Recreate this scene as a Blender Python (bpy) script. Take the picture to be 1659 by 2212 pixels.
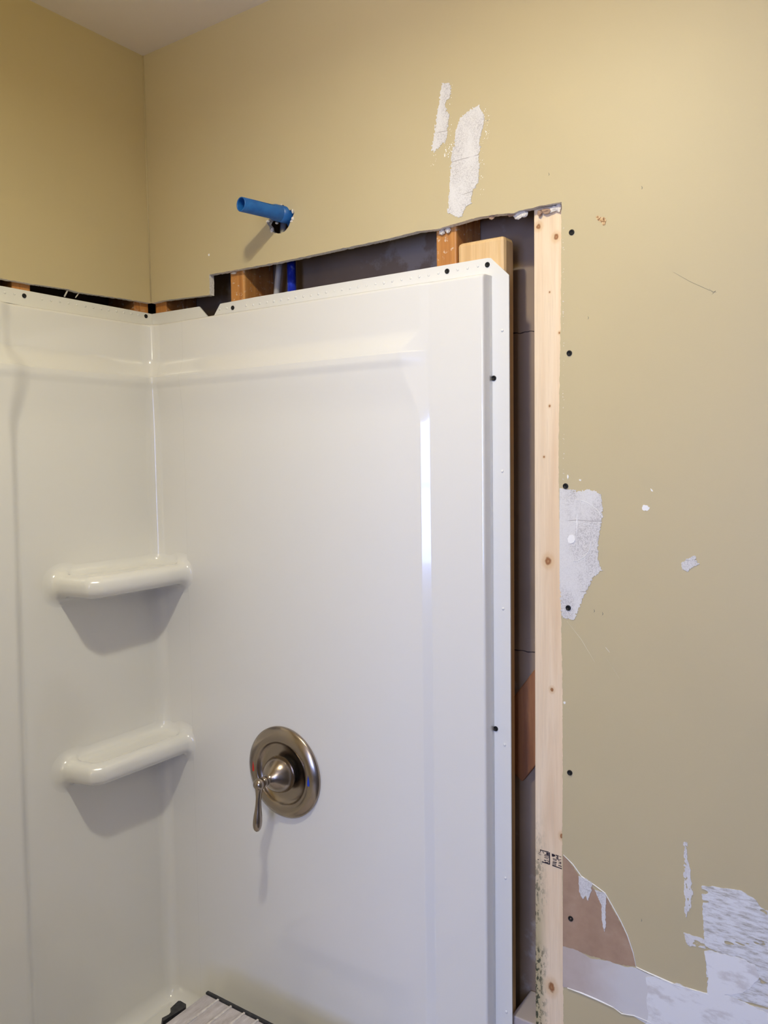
import bpy, bmesh, math, random
import numpy as np
from mathutils import Vector, Matrix, noise
from mathutils.geometry import tessellate_polygon

random.seed(7)
PI = math.pi
for o in list(bpy.data.objects):
    bpy.data.objects.remove(o)
scn = bpy.context.scene
COL = scn.collection

# ------------------------------------------------------------------ camera
F, YAW, PITCH, ROLL = 1758.84, 0.60086, -0.066481, -0.014415
CAM = Vector((1.41704, -1.19013, 1.585))
_fw = Vector((-math.sin(YAW)*math.cos(PITCH), math.cos(YAW)*math.cos(PITCH), math.sin(PITCH)))
_r = Vector((math.cos(YAW), math.sin(YAW), 0))
_u = _r.cross(_fw)
CR = _r*math.cos(ROLL)+_u*math.sin(ROLL)
CU = -_r*math.sin(ROLL)+_u*math.cos(ROLL)
cd = bpy.data.cameras.new('camera')
cam = bpy.data.objects.new('camera', cd)
COL.objects.link(cam)
cam.matrix_world = Matrix(((CR.x, CU.x, -_fw.x, CAM.x), (CR.y, CU.y, -_fw.y, CAM.y), (CR.z, CU.z, -_fw.z, CAM.z), (0, 0, 0, 1)))
cd.sensor_fit = 'HORIZONTAL'
cd.sensor_width = 36.0
cd.lens = 36.0*F/1659.0
cd.clip_start = 0.02
scn.camera = cam

def hit(px, py, ax=1, val=0.0):
    """where a sight line meets the plane axis=val"""
    d = CR*((px-829.5)/F) - CU*((py-1106)/F) + _fw
    t = (val-CAM[ax])/d[ax]
    return CAM + d*t

# ------------------------------------------------------------------ light and exposure
scn.view_settings.view_transform = 'Standard'
scn.view_settings.look = 'None'
scn.view_settings.gamma = 1.0
scn.view_settings.use_curve_mapping = False
scn.view_settings.exposure = 0.0

wd = bpy.data.worlds.new('world')
scn.world = wd
wd.use_nodes = True
wd.node_tree.nodes['Background'].inputs[0].default_value = (0.30, 0.45, 1.0, 1)
wd.node_tree.nodes['Background'].inputs[1].default_value = 1.5

LAMP = Vector((0.88, -0.74, 2.425))      # small downlight over the tub front
ld = bpy.data.lights.new('ceiling_downlight', 'AREA')
ld.shape = 'DISK'
ld.size = 0.075
ld.energy = 9.2
ld.color = (0.98, 1.0, 0.90)
lo = bpy.data.objects.new('ceiling_downlight', ld)
lo.location = LAMP
COL.objects.link(lo)

WIN = (1.05, 1.95, 0.98, 1.88)          # x0, x1, z0, z1 of the window in the wall behind
YF = -3.1
wl = bpy.data.lights.new('window_daylight', 'AREA')
wl.shape = 'RECTANGLE'
wl.size = WIN[1]-WIN[0]
wl.size_y = WIN[3]-WIN[2]
wl.energy = 56.0
wl.color = (0.35, 0.475, 1.0)
wo = bpy.data.objects.new('window_daylight', wl)
wo.location = ((WIN[0]+WIN[1])/2, YF-0.14, (WIN[2]+WIN[3])/2)
wo.rotation_euler = (PI/2, 0, 0)
COL.objects.link(wo)
# warm fill added just below the downlight to lift upper walls and ceiling
bl = bpy.data.lights.new('ceiling_fill', 'POINT')
bl.energy = 6.4
bl.color = (1.0, 0.77, 0.24)
bl.shadow_soft_size = 0.035
bo = bpy.data.objects.new('ceiling_fill', bl)
bo.location = LAMP - Vector((0, 0, 0.05))
COL.objects.link(bo)
# unseen warm fill light added further back in the room
vl = bpy.data.lights.new('room_fill', 'POINT')
vl.energy = 18.5
vl.color = (1.0, 0.94, 0.77)
vl.shadow_soft_size = 0.10
vo = bpy.data.objects.new('room_fill', vl)
vo.location = (1.75, -2.85, 2.12)
COL.objects.link(vo)

# ------------------------------------------------------------------ helpers
def link(name, me, mats=None, parent=None, smooth=False):
    o = bpy.data.objects.new(name, me)
    COL.objects.link(o)
    if mats is not None:
        for m in (mats if isinstance(mats, (list, tuple)) else [mats]):
            me.materials.append(m)
    if parent is not None:
        o.parent = parent
    if smooth:
        me.polygons.foreach_set('use_smooth', [True]*len(me.polygons))
    return o

def mesh(name, vs, fs, mats=None, parent=None, smooth=False, mi=None):
    me = bpy.data.meshes.new(name)
    me.from_pydata([tuple(v) for v in vs], [], fs)
    if mi is not None:
        me.polygons.foreach_set('material_index', mi)
    me.update()
    return link(name, me, mats, parent, smooth)

def frombm(name, bm, mats=None, parent=None, smooth=False):
    me = bpy.data.meshes.new(name)
    bmesh.ops.recalc_face_normals(bm, faces=bm.faces)
    bm.to_mesh(me)
    bm.free()
    return link(name, me, mats, parent, smooth)

def tag(o, label, cat, group=None, kind=None):
    if label: o['label'] = label
    if cat: o['category'] = cat
    if group: o['group'] = group
    if kind: o['kind'] = kind
    return o

def struct(o):
    o['kind'] = 'structure'
    return o

def empty(name, loc):
    o = bpy.data.objects.new(name, None)
    COL.objects.link(o)
    o.location = loc
    o.empty_display_size = 0.02
    return o

def box_bm(x0, x1, y0, y1, z0, z1, bev=0.0, seg=2, bm=None):
    b = bmesh.new()
    bmesh.ops.create_cube(b, size=1)
    for v in b.verts:
        v.co = Vector(((x0+x1)/2+v.co.x*(x1-x0), (y0+y1)/2+v.co.y*(y1-y0), (z0+z1)/2+v.co.z*(z1-z0)))
    if bev > 0:
        bmesh.ops.bevel(b, geom=b.edges[:], offset=bev, segments=seg, profile=0.5, affect='EDGES')
    if bm is not None:
        me = bpy.data.meshes.new('t'); b.to_mesh(me); b.free(); bm.from_mesh(me); bpy.data.meshes.remove(me)
        return bm
    return b

def box(name, x0, x1, y0, y1, z0, z1, m, parent=None, bev=0.0):
    return frombm(name, box_bm(x0, x1, y0, y1, z0, z1, bev), m, parent)

def nz(x, y=0, z=0):
    return noise.noise(Vector((x, y, z)))

def lathe(name, prof, origin, axis, m, parent=None, n=64, capends=True):
    """prof: list of (radius, height along axis)"""
    axis = axis.normalized()
    a = axis.orthogonal().normalized(); b = axis.cross(a)
    vs, fs = [], []
    for (r, h) in prof:
        for k in range(n):
            t = 2*PI*k/n
            vs.append(origin+axis*h+(a*math.cos(t)+b*math.sin(t))*r)
    for i in range(len(prof)-1):
        for k in range(n):
            k2 = (k+1) % n
            fs.append((i*n+k, i*n+k2, (i+1)*n+k2, (i+1)*n+k))
    if capends:
        fs.append(tuple(range(n))[::-1])
        fs.append(tuple((len(prof)-1)*n+k for k in range(n)))
    o = mesh(name, vs, fs, m, parent, True)
    bm = bmesh.new(); bm.from_mesh(o.data); bmesh.ops.recalc_face_normals(bm, faces=bm.faces); bm.to_mesh(o.data); bm.free()
    return o

def tube(name, pts, radii, m, parent=None, n=16, cap=True):
    vs, fs = [], []
    pts = [Vector(p) for p in pts]
    ref = None
    for i, p in enumerate(pts):
        d = (pts[min(i+1, len(pts)-1)]-pts[max(i-1, 0)]).normalized()
        if ref is None: ref = d.orthogonal().normalized()
        a = (ref-d*ref.dot(d)).normalized(); ref = a
        b = d.cross(a)
        r = radii[i] if isinstance(radii, (list, tuple)) else radii
        for k in range(n):
            t = 2*PI*k/n
            vs.append(p+(a*math.cos(t)+b*math.sin(t))*r)
    for i in range(len(pts)-1):
        for k in range(n):
            k2 = (k+1) % n
            fs.append((i*n+k, i*n+k2, (i+1)*n+k2, (i+1)*n+k))
    if cap:
        fs.append(tuple(range(n))[::-1]); fs.append(tuple((len(pts)-1)*n+k for k in range(n)))
    return mesh(name, vs, fs, m, parent, True)

# ------------------------------------------------------------------ materials
def mat(name, color, rough=0.6, metal=0.0, coat=0.0, spec=0.5, subsurface=0.0):
    m = bpy.data.materials.new(name)
    m.use_nodes = True
    b = m.node_tree.nodes['Principled BSDF']
    b.inputs['Base Color'].default_value = (*color, 1)
    b.inputs['Roughness'].default_value = rough
    b.inputs['Metallic'].default_value = metal
    b.inputs['Specular IOR Level'].default_value = spec
    b.inputs['Coat Weight'].default_value = coat
    b.inputs['Coat Roughness'].default_value = 0.04
    return m

class N:
    def __init__(s, m):
        s.t = m.node_tree; s.b = s.t.nodes['Principled BSDF']
    def n(s, typ, **kw):
        x = s.t.nodes.new(typ)
        for k, v in kw.items(): setattr(x, k, v)
        return x
    def l(s, a, b): s.t.links.new(a, b)
    def coord(s, scale=(1, 1, 1)):
        tc = s.n('ShaderNodeNewGeometry')
        mp = s.n('ShaderNodeMapping'); mp.inputs['Scale'].default_value = scale
        s.l(tc.outputs['Position'], mp.inputs['Vector'])
        return mp.outputs['Vector']
    def noise(s, scale, detail=4, vec=None, rough=0.55, dist=0.0):
        x = s.n('ShaderNodeTexNoise'); x.inputs['Scale'].default_value = scale
        x.inputs['Detail'].default_value = detail; x.inputs['Roughness'].default_value = rough
        x.inputs['Distortion'].default_value = dist
        s.l(vec if vec is not None else s.coord(), x.inputs['Vector'])
        return x.outputs['Fac']
    def ramp(s, fac, stops):
        x = s.n('ShaderNodeValToRGB'); e = x.color_ramp.elements
        while len(e) > 1: e.remove(e[-1])
        e[0].position = stops[0][0]; e[0].color = (*stops[0][1], 1)
        for p, c in stops[1:]:
            k = e.new(p); k.color = (*c, 1)
        s.l(fac, x.inputs['Fac'])
        return x.outputs['Color']
    def mix(s, fac, a, b):
        x = s.n('ShaderNodeMix', data_type='RGBA')
        if isinstance(fac, (int, float)): x.inputs[0].default_value = fac
        else: s.l(fac, x.inputs[0])
        for k, v in ((6, a), (7, b)):
            if isinstance(v, tuple): x.inputs[k].default_value = (*v, 1)
            else: s.l(v, x.inputs[k])
        return x.outputs[2]
    def math(s, op, a, b=0.0, c=None, clamp=False):
        x = s.n('ShaderNodeMath', operation=op); x.use_clamp = clamp
        for k, v in enumerate((a, b) if c is None else (a, b, c)):
            if isinstance(v, (int, float)): x.inputs[k].default_value = v
            else: s.l(v, x.inputs[k])
        return x.outputs[0]
    def step(s, v, a, b):
        x = s.n('ShaderNodeMapRange'); x.interpolation_type = 'SMOOTHSTEP'
        s.l(v, x.inputs['Value']); x.inputs['From Min'].default_value = a; x.inputs['From Max'].default_value = b
        return x.outputs['Result']
    def bump(s, h, strength, dist=0.001):
        x = s.n('ShaderNodeBump'); x.inputs['Strength'].default_value = strength; x.inputs['Distance'].default_value = dist
        s.l(h, x.inputs['Height']); s.l(x.outputs['Normal'], s.b.inputs['Normal'])
    def base(s, c): s.l(c, s.b.inputs['Base Color'])

WALLC = (0.565, 0.475, 0.285)
M = {}
def wallpaint(name='wall_paint'):
    m = mat(name, WALLC, 0.48, spec=0.35); k = N(m)
    k.base(k.mix(k.step(k.noise(3.0, 3), .35, .7), WALLC, tuple(c*0.965 for c in WALLC)))
    k.bump(k.noise(210, 2), 0.10, 0.0008)
    return m
M['paint'] = wallpaint()
M['ceil'] = mat('ceiling_paint', (.90, .83, .76), 0.8)
k = N(M['ceil']); k.bump(k.noise(260, 2), 0.15, 0.001)
M['gyps'] = mat('gypsum_edge', (.55, .50, .47), 0.95)
k = N(M['gyps']); k.base(k.ramp(k.noise(300, 4), [(.3, (.62, .56, .50)), (.55, (.80, .75, .69)), (.8, (.88, .84, .79))])); k.bump(k.noise(500, 4), .8, .001)
M['paper'] = mat('drywall_back_paper', (.26, .19, .135), 0.95)
k = N(M['paper'])
c1 = k.ramp(k.noise(5, 3), [(.3, (.24, .17, .115)), (.7, (.33, .24, .165))])
blob = k.step(k.math('MULTIPLY', k.noise(13, 5, rough=.6), k.noise(4.2, 2)), .30, .36)
c2 = k.mix(k.math('MULTIPLY', blob, .45), c1, (.48, .43, .38))
sp = N(M['paper']).n('ShaderNodeSeparateXYZ'); k.l(k.n('ShaderNodeNewGeometry').outputs['Position'], sp.inputs[0])
lines = None
for zz in (1.794, 1.245):
    d = k.math('ABSOLUTE', k.math('SUBTRACT', k.math('ADD', sp.outputs['Z'], k.math('MULTIPLY', k.noise(60, 2), .006)), zz+.003))
    s_ = k.math('LESS_THAN', d, .0009)
    lines = s_ if lines is None else k.math('MAXIMUM', lines, s_)
k.base(k.mix(lines, c2, (.05, .035, .03)))
M['gel'] = mat('white_acrylic', (.80, .785, .75), 0.16, coat=0.55, spec=0.5)
k = N(M['gel']); k.bump(k.noise(9, 1), 0.02, 0.01)
M['gelsat'] = mat('white_acrylic_flange', (.78, .77, .735), 0.33, spec=0.5)
M['spackle'] = mat('spackle', (.80, .78, .77), 0.9)
k = N(M['spackle'])
vec = k.coord((1, 1, .35))
c1 = k.ramp(k.noise(620, 3, rough=.7), [(.40, (.50, .475, .465)), (.50, (.66, .635, .62)), (.60, (.73, .705, .69))])
pat = k.step(k.noise(26, 3, vec), .42, .62)
c2 = k.mix(k.math('MULTIPLY', pat, .75), c1, (.76, .74, .72))
spz = k.n('ShaderNodeSeparateXYZ'); k.l(k.n('ShaderNodeNewGeometry').outputs['Position'], spz.inputs[0])
w = k.math('ADD', spz.outputs['Z'], k.math('MULTIPLY', k.noise(9, 2), .03))
ln = k.math('LESS_THAN', k.math('ABSOLUTE', k.math('SUBTRACT', k.math('FRACT', k.math('MULTIPLY', w, 19.0)), .5)), .012)
ln = k.math('MULTIPLY', ln, k.step(k.noise(22, 2), .45, .55))
k.base(k.mix(ln, c2, (.45, .42, .41))); k.bump(k.noise(150, 3), .3, .0008)
M['spackthin'] = mat('thin_primer', (.76, .75, .76), 0.85)
k = N(M['spackthin']); k.base(k.ramp(k.noise(120, 5, k.coord((.35, 1, 1.6)), rough=.75), [(.36, (.44, .41, .36)), (.45, (.62, .60, .58)), (.56, (.77, .765, .765))]))
M['torn'] = mat('torn_brown_paper', (.36, .255, .20), 0.95)
k = N(M['torn']); k.base(k.ramp(k.noise(35, 4), [(.3, (.37, .235, .155)), (.6, (.43, .285, .19)), (.85, (.48, .35, .25))]))
M['tape'] = mat('old_joint_tape', (.56, .50, .49), 0.9)
k = N(M['tape']); spt = k.n('ShaderNodeSeparateXYZ'); k.l(k.n('ShaderNodeNewGeometry').outputs['Position'], spt.inputs[0])
k.base(k.mix(k.step(k.math('ADD', spt.outputs['X'], k.math('MULTIPLY', k.noise(30, 3), .05)), .975, 1.07), k.ramp(k.noise(24, 3), [(.3, (.50, .41, .355)), (.7, (.58, .49, .44))]), (.68, .65, .63)))
M['primer'] = mat('brushed_primer', (.80, .78, .77), .85)
k = N(M['primer']); k.base(k.mix(k.step(k.noise(38, 4, k.coord((.6, 1, 1.3)), rough=.65), .50, .68), (.83, .815, .80), (.66, .625, .60)))
M['white'] = mat('white_chip', (.90, .885, .86), 0.8)
M['scratch'] = mat('pale_scratch', (.72, .66, .50), 0.7)
M['pencil'] = mat('pencil_mark', (.30, .27, .20), 0.8)
M['chip'] = mat('brown_chip', (.55, .35, .16), 0.9)
k = N(M['chip']); k.base(k.ramp(k.noise(330, 3), [(.36, (.20, .10, .05)), (.46, (.50, .30, .14)), (.56, (.68, .50, .28))]))

def wood(name, c0, c1, c2, rough=.6, along='z', scale=1.0, knots=(), mold=False, coat=0.0):
    m = mat(name, c1, rough, coat=coat); k = N(m)
    sc = {'z': (1, 1, .05), 'x': (.05, 1, 1), 'y': (1, .05, 1)}[along]
    v = k.coord(sc)
    g = k.noise(48*scale, 5, v, rough=.6, dist=.6)
    col = k.ramp(g, [(.30, c0), (.50, c1), (.70, c2)])
    fine = k.noise(420*scale, 2, v)
    col = k.mix(k.math('MULTIPLY', k.step(fine, .45, .7), .35), col, tuple(x*.86 for x in c1))
    if knots:
        geo = k.n('ShaderNodeNewGeometry')
        spx = k.n('ShaderNodeSeparateXYZ'); k.l(geo.outputs['Position'], spx.inputs[0])
        for (x, z, r, el) in knots:
            dx = k.math('MULTIPLY', k.math('SUBTRACT', spx.outputs['X'], x), 1/r)
            dz = k.math('MULTIPLY', k.math('SUBTRACT', spx.outputs['Z'], z), 1/(r*el))
            d = k.math('SQRT', k.math('ADD', k.math('MULTIPLY', dx, dx), k.math('MULTIPLY', dz, dz)))
            d = k.math('ADD', d, k.math('MULTIPLY', k.math('SUBTRACT', k.noise(160, 2), .5), .7))
            halo = k.math('SUBTRACT', 1.0, k.step(d, 1.0, 2.3))
            col = k.mix(k.math('MULTIPLY', halo, .40), col, (.62, .36, .13))
            core = k.math('SUBTRACT', 1.0, k.step(d, .55, 1.05))
            ring = k.ramp(d, [(.0, (.46, .24, .10)), (.45, (.30, .12, .04)), (.8, (.36, .17, .07)), (1., (.5, .3, .13))])
            col = k.mix(core, col, ring)
    if mold:
        geo = k.n('ShaderNodeNewGeometry')
        spx = k.n('ShaderNodeSeparateXYZ'); k.l(geo.outputs['Position'], spx.inputs[0])
        edge = k.math('SUBTRACT', 1.0, k.step(spx.outputs['X'], mold[0], mold[1]))
        low = k.math('SUBTRACT', 1.0, k.step(spx.outputs['Z'], mold[2], mold[3]))
        zone = k.math('MULTIPLY', edge, low)
        col = k.mix(k.math('MULTIPLY', zone, .75), col, (.38, .33, .17))
        dots = k.step(k.noise(210, 3, k.coord((1, 1, .45)), rough=.7), .49, .56)
        dots = k.math('MULTIPLY', dots, k.step(k.noise(30, 2, k.coord((1, 1, .6))), .36, .50))
        col = k.mix(k.math('MULTIPLY', k.math('MULTIPLY', dots, zone), 1.0), col, (.055, .06, .03))
    k.base(col); k.bump(fine, .25, .0006)
    return m

KN = []
for (px, py, r, el) in ((1163, 489, .0045, 1.1), (1201, 512, .0045, 1.2), (1187, 631, .0013, 1.2), (1208, 719, .0018, 1.2), (1187, 877, .0017, 1.2),
                        (1175, 987, .0016, 1.2), (1184, 1212, .0062, 1.25), (1192, 1490, .0033, 1.2), (1191, 2133, .0068, 1.5), (1213, 1806, .0035, 1.5)):
    p = hit(px, py, 1, .0127); KN.append((p.x, p.z, r, el))
M['newstud'] = wood('new_pine', (.76, .56, .36), (.83, .655, .455), (.88, .73, .54), knots=KN, mold=(.886, .909, .78, 1.03))
M['furring'] = wood('furring_pine', (.60, .36, .155), (.72, .475, .225), (.80, .58, .31))
M['oldwood'] = wood('old_orange_wood', (.36, .13, .03), (.52, .22, .055), (.66, .34, .11), rough=.5, coat=.1)
k = N(M['oldwood']); prev = k.b.inputs['Base Color'].links[0].from_socket
k.base(k.mix(k.math('MULTIPLY', k.step(k.noise(110, 4, rough=.7), .58, .66), .6), prev, (.72, .62, .50)))
M['darkwood'] = wood('dark_old_wood', (.20, .075, .03), (.30, .12, .045), (.40, .18, .07))
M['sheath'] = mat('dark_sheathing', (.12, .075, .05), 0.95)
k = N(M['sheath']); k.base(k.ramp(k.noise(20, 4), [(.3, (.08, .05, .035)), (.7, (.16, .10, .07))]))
M['bluepipe'] = mat('bright_blue_plastic', (.012, .11, .36), 0.42)
k = N(M['bluepipe']); k.base(k.ramp(k.noise(60, 3), [(.3, (.009, .095, .33)), (.7, (.018, .14, .42))]))
M['pex'] = mat('deep_blue_plastic', (.02, .045, .50), 0.3)
k = N(M['pex']); k.base(k.ramp(k.noise(90, 4), [(.35, (.015, .03, .42)), (.6, (.03, .06, .58)), (.75, (.30, .34, .70))]))
M['greypipe'] = mat('grey_plastic', (.48, .46, .44), 0.5)
M['nickel'] = mat('brushed_nickel', (.40, .335, .275), 0.24, metal=1.0)
k = N(M['nickel']); k.l(k.math('ADD', k.math('MULTIPLY', k.noise(40, 3), .10), .19), k.b.inputs['Roughness'])
M['red'] = mat('red_enamel', (.55, .02, .01), 0.4)
M['blue'] = mat('blue_enamel', (.01, .06, .55), 0.4)
M['screw'] = mat('black_phosphate', (.006, .0055, .005), 0.6, metal=.2)
M['ink'] = mat('stamp_ink', (.035, .025, .035), 0.8)
M['platform'] = mat('worn_aluminium', (.46, .42, .42), 0.62, metal=.05)
k = N(M['platform'])
c1 = k.ramp(k.noise(60, 5, k.coord((1, .25, 1)), rough=.7), [(.28, (.30, .265, .26)), (.45, (.50, .455, .455)), (.62, (.60, .56, .565)), (.74, (.84, .81, .80))])
k.base(c1); k.bump(k.noise(120, 3), .3, .001)
M['ridge'] = mat('worn_ridge', (.70, .66, .62), 0.6)
k = N(M['ridge']); k.base(k.ramp(k.noise(80, 4), [(.3, (.48, .44, .42)), (.6, (.74, .70, .66))]))
M['black'] = mat('black_rubber', (.022, .021, .022), 0.42)
k = N(M['black']); k.base(k.ramp(k.noise(90, 3), [(.4, (.016, .016, .017)), (.72, (.05, .048, .048)), (.8, (.3, .29, .28))]))
M['floor'] = mat('floor_tile', (.16, .14, .12), 0.5)
k = N(M['floor']); br = k.n('ShaderNodeTexBrick'); k.l(k.coord(), br.inputs['Vector']); br.offset = 0
br.inputs['Scale'].default_value = 3.3; br.inputs['Color1'].default_value = (.16, .14, .12, 1); br.inputs['Color2'].default_value = (.14, .12, .105, 1)
br.inputs['Mortar'].default_value = (.09, .08, .075, 1); br.inputs['Brick Width'].default_value = 1; br.inputs['Row Height'].default_value = 1; br.inputs['Mortar Size'].default_value = .01
k.base(br.outputs['Color'])
M['trimwhite'] = mat('white_trim', (.75, .74, .72), 0.4)
M['porcelain'] = mat('porcelain', (.8, .79, .76), 0.3)
M['glass'] = mat('window_glass', (1, 1, 1), 0.0)
k = N(M['glass']); tr = k.n('ShaderNodeBsdfTransparent'); gl = k.n('ShaderNodeBsdfGlossy'); gl.inputs['Roughness'].default_value = .02
mx = k.n('ShaderNodeMixShader'); mx.inputs[0].default_value = .06; k.l(tr.outputs[0], mx.inputs[1]); k.l(gl.outputs[0], mx.inputs[2])
k.l(mx.outputs[0], k.t.nodes['Material Output'].inputs['Surface'])
M['roomgrey'] = mat('low_bounce_paint', (.22, .20, .17), .8)  # colour kept dark so the unseen walls bounce less light
M['grout'] = mat('pale_block', (.50, .44, .43), .9)

# ------------------------------------------------------------------ walls
H = 2.44
XR = 2.55
TH = 0.0127

def jitter(path, step=.0025, amp=.0009, seed=0.0, up=None):
    out = []
    s = 0
    for i in range(len(path)-1):
        a, b = Vector(path[i]), Vector(path[i+1])
        L = (b-a).length
        n = max(1, int(L/step))
        nr = Vector((-(b-a).y, (b-a).x)).normalized()
        for j in range(n):
            t = j/n
            q = a.lerp(b, t)
            d = (nz((s+t*L)*90, seed)*1.0+nz((s+t*L)*300, seed+5)*.7)*amp if (j or i) else 0
            out.append(q+nr*d)
        s += L
    out.append(Vector(path[-1]))
    return out

def slab(name, loops, to3, front, back, mats, parent=None):
    """polygon (outer + holes) in 2D made into a board: mats = face, edge, back"""
    l3 = [[Vector((p[0], p[1], 0)) for p in lp] for lp in loops]
    tri = tessellate_polygon(l3)
    flat = [p for lp in loops for p in lp]
    n = len(flat)
    vs = [to3(p, front) for p in flat]+[to3(p, back) for p in flat]
    fs, mi = [], []
    for t in tri:
        fs.append(tuple(t)); mi.append(0)
        fs.append(tuple(i+n for i in t[::-1])); mi.append(2)
    o = 0
    for lp in loops:
        m = len(lp)
        for i in range(m):
            j = (i+1) % m
            fs.append((o+i, o+j, o+j+n, o+i+n)); mi.append(1)
        o += m
    ob = mesh(name, vs, fs, mats, parent, False, mi)
    bm = bmesh.new(); bm.from_mesh(ob.data); bmesh.ops.recalc_face_normals(bm, faces=bm.faces); bm.to_mesh(ob.data); bm.free()
    return ob

def Wxz(pts, ax=1, val=0.0):
    out = []
    for (px, py) in pts:
        p = hit(px, py, ax, val)
        out.append((p.x, p.z) if ax == 1 else (p.y, p.z))
    return out

cut = [(345, 650), (400, 643), (453, 637), (452, 593), (459, 592), (536, 578), (580, 570), (640, 558), (737, 537), (800, 524), (840, 515),
       (905, 499), (942, 495), (981, 484), (1029, 470), (1071, 463), (1110, 460), (1131, 453), (1171, 444), (1213, 436)]
cutR = [(1212.5, 470), (1212, 600), (1211, 700), (1209, 800), (1207.5, 900), (1206.5, 980), (1207, 1050), (1209, 1150), (1211, 1250), (1212, 1310),
        (1213, 1400), (1214.5, 1450), (1215, 1500), (1215.5, 1700), (1214, 1850), (1216, 2000), (1217, 2212)]
path = [(0.0, hit(327, 655).z)]+Wxz(cut)+Wxz(cutR)
path.append((path[-1][0], 0.0))
jp = jitter(path, .0025, .0010)
outer = [(0.0, H)]+[tuple(p) for p in jp]+[(XR, 0.0), (XR, H)]
q = [(650, 178), (670, 186), (715, 172), (728, 200), (745, 208), (770, 225), (800, 216), (812, 250), (795, 290), (775, 330), (757, 375), (725, 415),
     (690, 430), (640, 432), (600, 408), (588, 370), (565, 345), (578, 318), (600, 290), (615, 235)]
q = [(440+x/4.1475, 400+y/4.1475) for x, y in q]
hole = Wxz(q); hole = [tuple(p) for p in jitter(hole+[hole[0]], .002, .0012, 3.3)][:-1]
wall_back = struct(slab('wall_back', [outer, hole], lambda p, d: Vector((p[0], d, p[1])), 0.0, TH, [M['paint'], M['gyps'], M['paper']]))

lcut = [(0, 601), (67.5, 613), (145, 624), (172, 631.6), (253, 643), (304, 651), (325, 655)]
lp = Wxz(lcut, 0, 0.0)
z0 = lp[0][1]
pathL = [(-1.53, z0-.003), (-.9, z0), (-.5, z0)]+lp[:-1]+[(0.0, hit(327, 655).z)]
jl = [tuple(p) for p in jitter(pathL, .0025, .0010, 9.0)]
outerL = [(-1.53, H)]+jl+[(0.0, H)]
wall_left = struct(slab('wall_left', [outerL], lambda p, d: Vector((d, p[0], p[1])), 0.0, -TH, [M['paint'], M['gyps'], M['paper']]))
tube('caulk_bead', [(0.0008, -0.0008, hit(327, 652).z), (0.0008, -0.0008, H)], .0014, M['paint'], wall_back, 8)

# alcove end wall, the far side of the tub, and the rest of the room
struct(box('wall_end', -.12, .86, -1.66, -1.545, 0, H, M['paint']))
struct(box('wall_right', XR, XR+.1, YF-.1, .2, 0, H, M['roomgrey']))
bm = bmesh.new()
X0, X1, Z0, Z1 = WIN
for a in ((-.12, X0, 0, H), (X1, XR+.1, 0, H), (X0, X1, 0, Z0), (X0, X1, Z1, H)):
    box_bm(a[0], a[1], YF-.10, YF, a[2], a[3], bm=bm)
struct(frombm('wall_front', bm, M['roomgrey']))
struct(box('wall_side', -.22, -.12, YF-.1, -1.6, 0, H, M['roomgrey']))
win = struct(empty('window_1', ((X0+X1)/2, YF, Z0)))
def wp(name, *a, m=M['trimwhite'], bev=.002):
    o = box(name, *a, m, None, bev); o.parent = win; o.matrix_parent_inverse = Matrix.Translation(win.location).inverted(); return o
for a in ((X0-.06, X0+.02, YF-.08, YF+.015, Z0-.06, Z1+.06), (X1-.02, X1+.06, YF-.08, YF+.015, Z0-.06, Z1+.06)):
    wp('window_jamb', *a)
wp('window_head', X0+.02, X1-.02, YF-.08, YF+.015, Z1-.02, Z1+.06)
wp('window_sill', X0-.08, X1+.08, YF-.08, YF+.05, Z0-.03, Z0+.0)
wp('window_rail', X0+.02, X1-.02, YF-.06, YF-.02, (Z0+Z1)/2-.02, (Z0+Z1)/2+.02)
wp('window_pane', X0+.02, X1-.02, YF-.046, YF-.042, Z0, Z1-.02, m=M['glass'], bev=0)
struct(box('floor', -.22, XR+.1, YF-.1, .2, -.1, 0, M['floor']))
struct(box('ceiling', -.22, XR+.1, YF-.1, .2, H, H+.1, M['ceil']))

# light fitting over the tub front (its bulb lights the wall)
fix = empty('ceiling_light', (LAMP.x, LAMP.y, H))
tag(fix, 'small round white downlight ring on the ceiling over the tub edge', 'light')
c_ = lathe('lamp_ring', [(.040, -.001), (.040, -.022), (.044, -.024), (.058, -.018), (.062, -.006), (.062, -.001)], Vector((0, 0, 0)), Vector((0, 0, 1)), M['porcelain'], fix, 48, False)

# ------------------------------------------------------------------ wall cavity
struct(tag(box('wall_cavity_back', -.12, 1.25, .1016, .1143, 0, H, M['paper']), None, None))
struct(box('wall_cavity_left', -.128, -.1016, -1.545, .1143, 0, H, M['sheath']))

def board(name, x0, x1, y0, y1, z0, z1, m, label, group=None, bev=.003, cat='stud'):
    o = box(name, x0, x1, y0, y1, z0, z1, m, None, bev)
    return tag(o, label, cat, group)
nstud = board('wall_stud', .8825, .9580, TH+.0004, .1012, 0, H, M['newstud'], 'fresh pale pine stud with knots beside the cut drywall edge', bev=.0025)
board('furring_board', .7475, .8330, TH-.001, .0495, 0, hit(1045, 515, 1, .0117).z, M['furring'], 'light pine board with a rounded sawn top behind the panel corner', bev=.007, cat='board')
sg = 'old orange studs in the wall cavity'
board('wall_stud', .7060, .7450, TH+.0004, .1012, 0, H, M['oldwood'], 'old orange stud stub left of the light pine board', sg)
board('wall_stud', .2250, .2640, TH+.0004, .1012, 0, H, M['oldwood'], 'old orange stud below the blue stub pipe, left of the thin grey pipe', sg)
board('wall_stud', -.003, .0335, TH+.0004, .1012, 0, H, M['oldwood'], 'old orange stud sliver just right of the room corner', sg)
board('wall_stud', -.1012, -TH-.0004, -.034, .0040, 0, H, M['oldwood'], 'old orange stud sliver just left of the room corner', sg)
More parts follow.
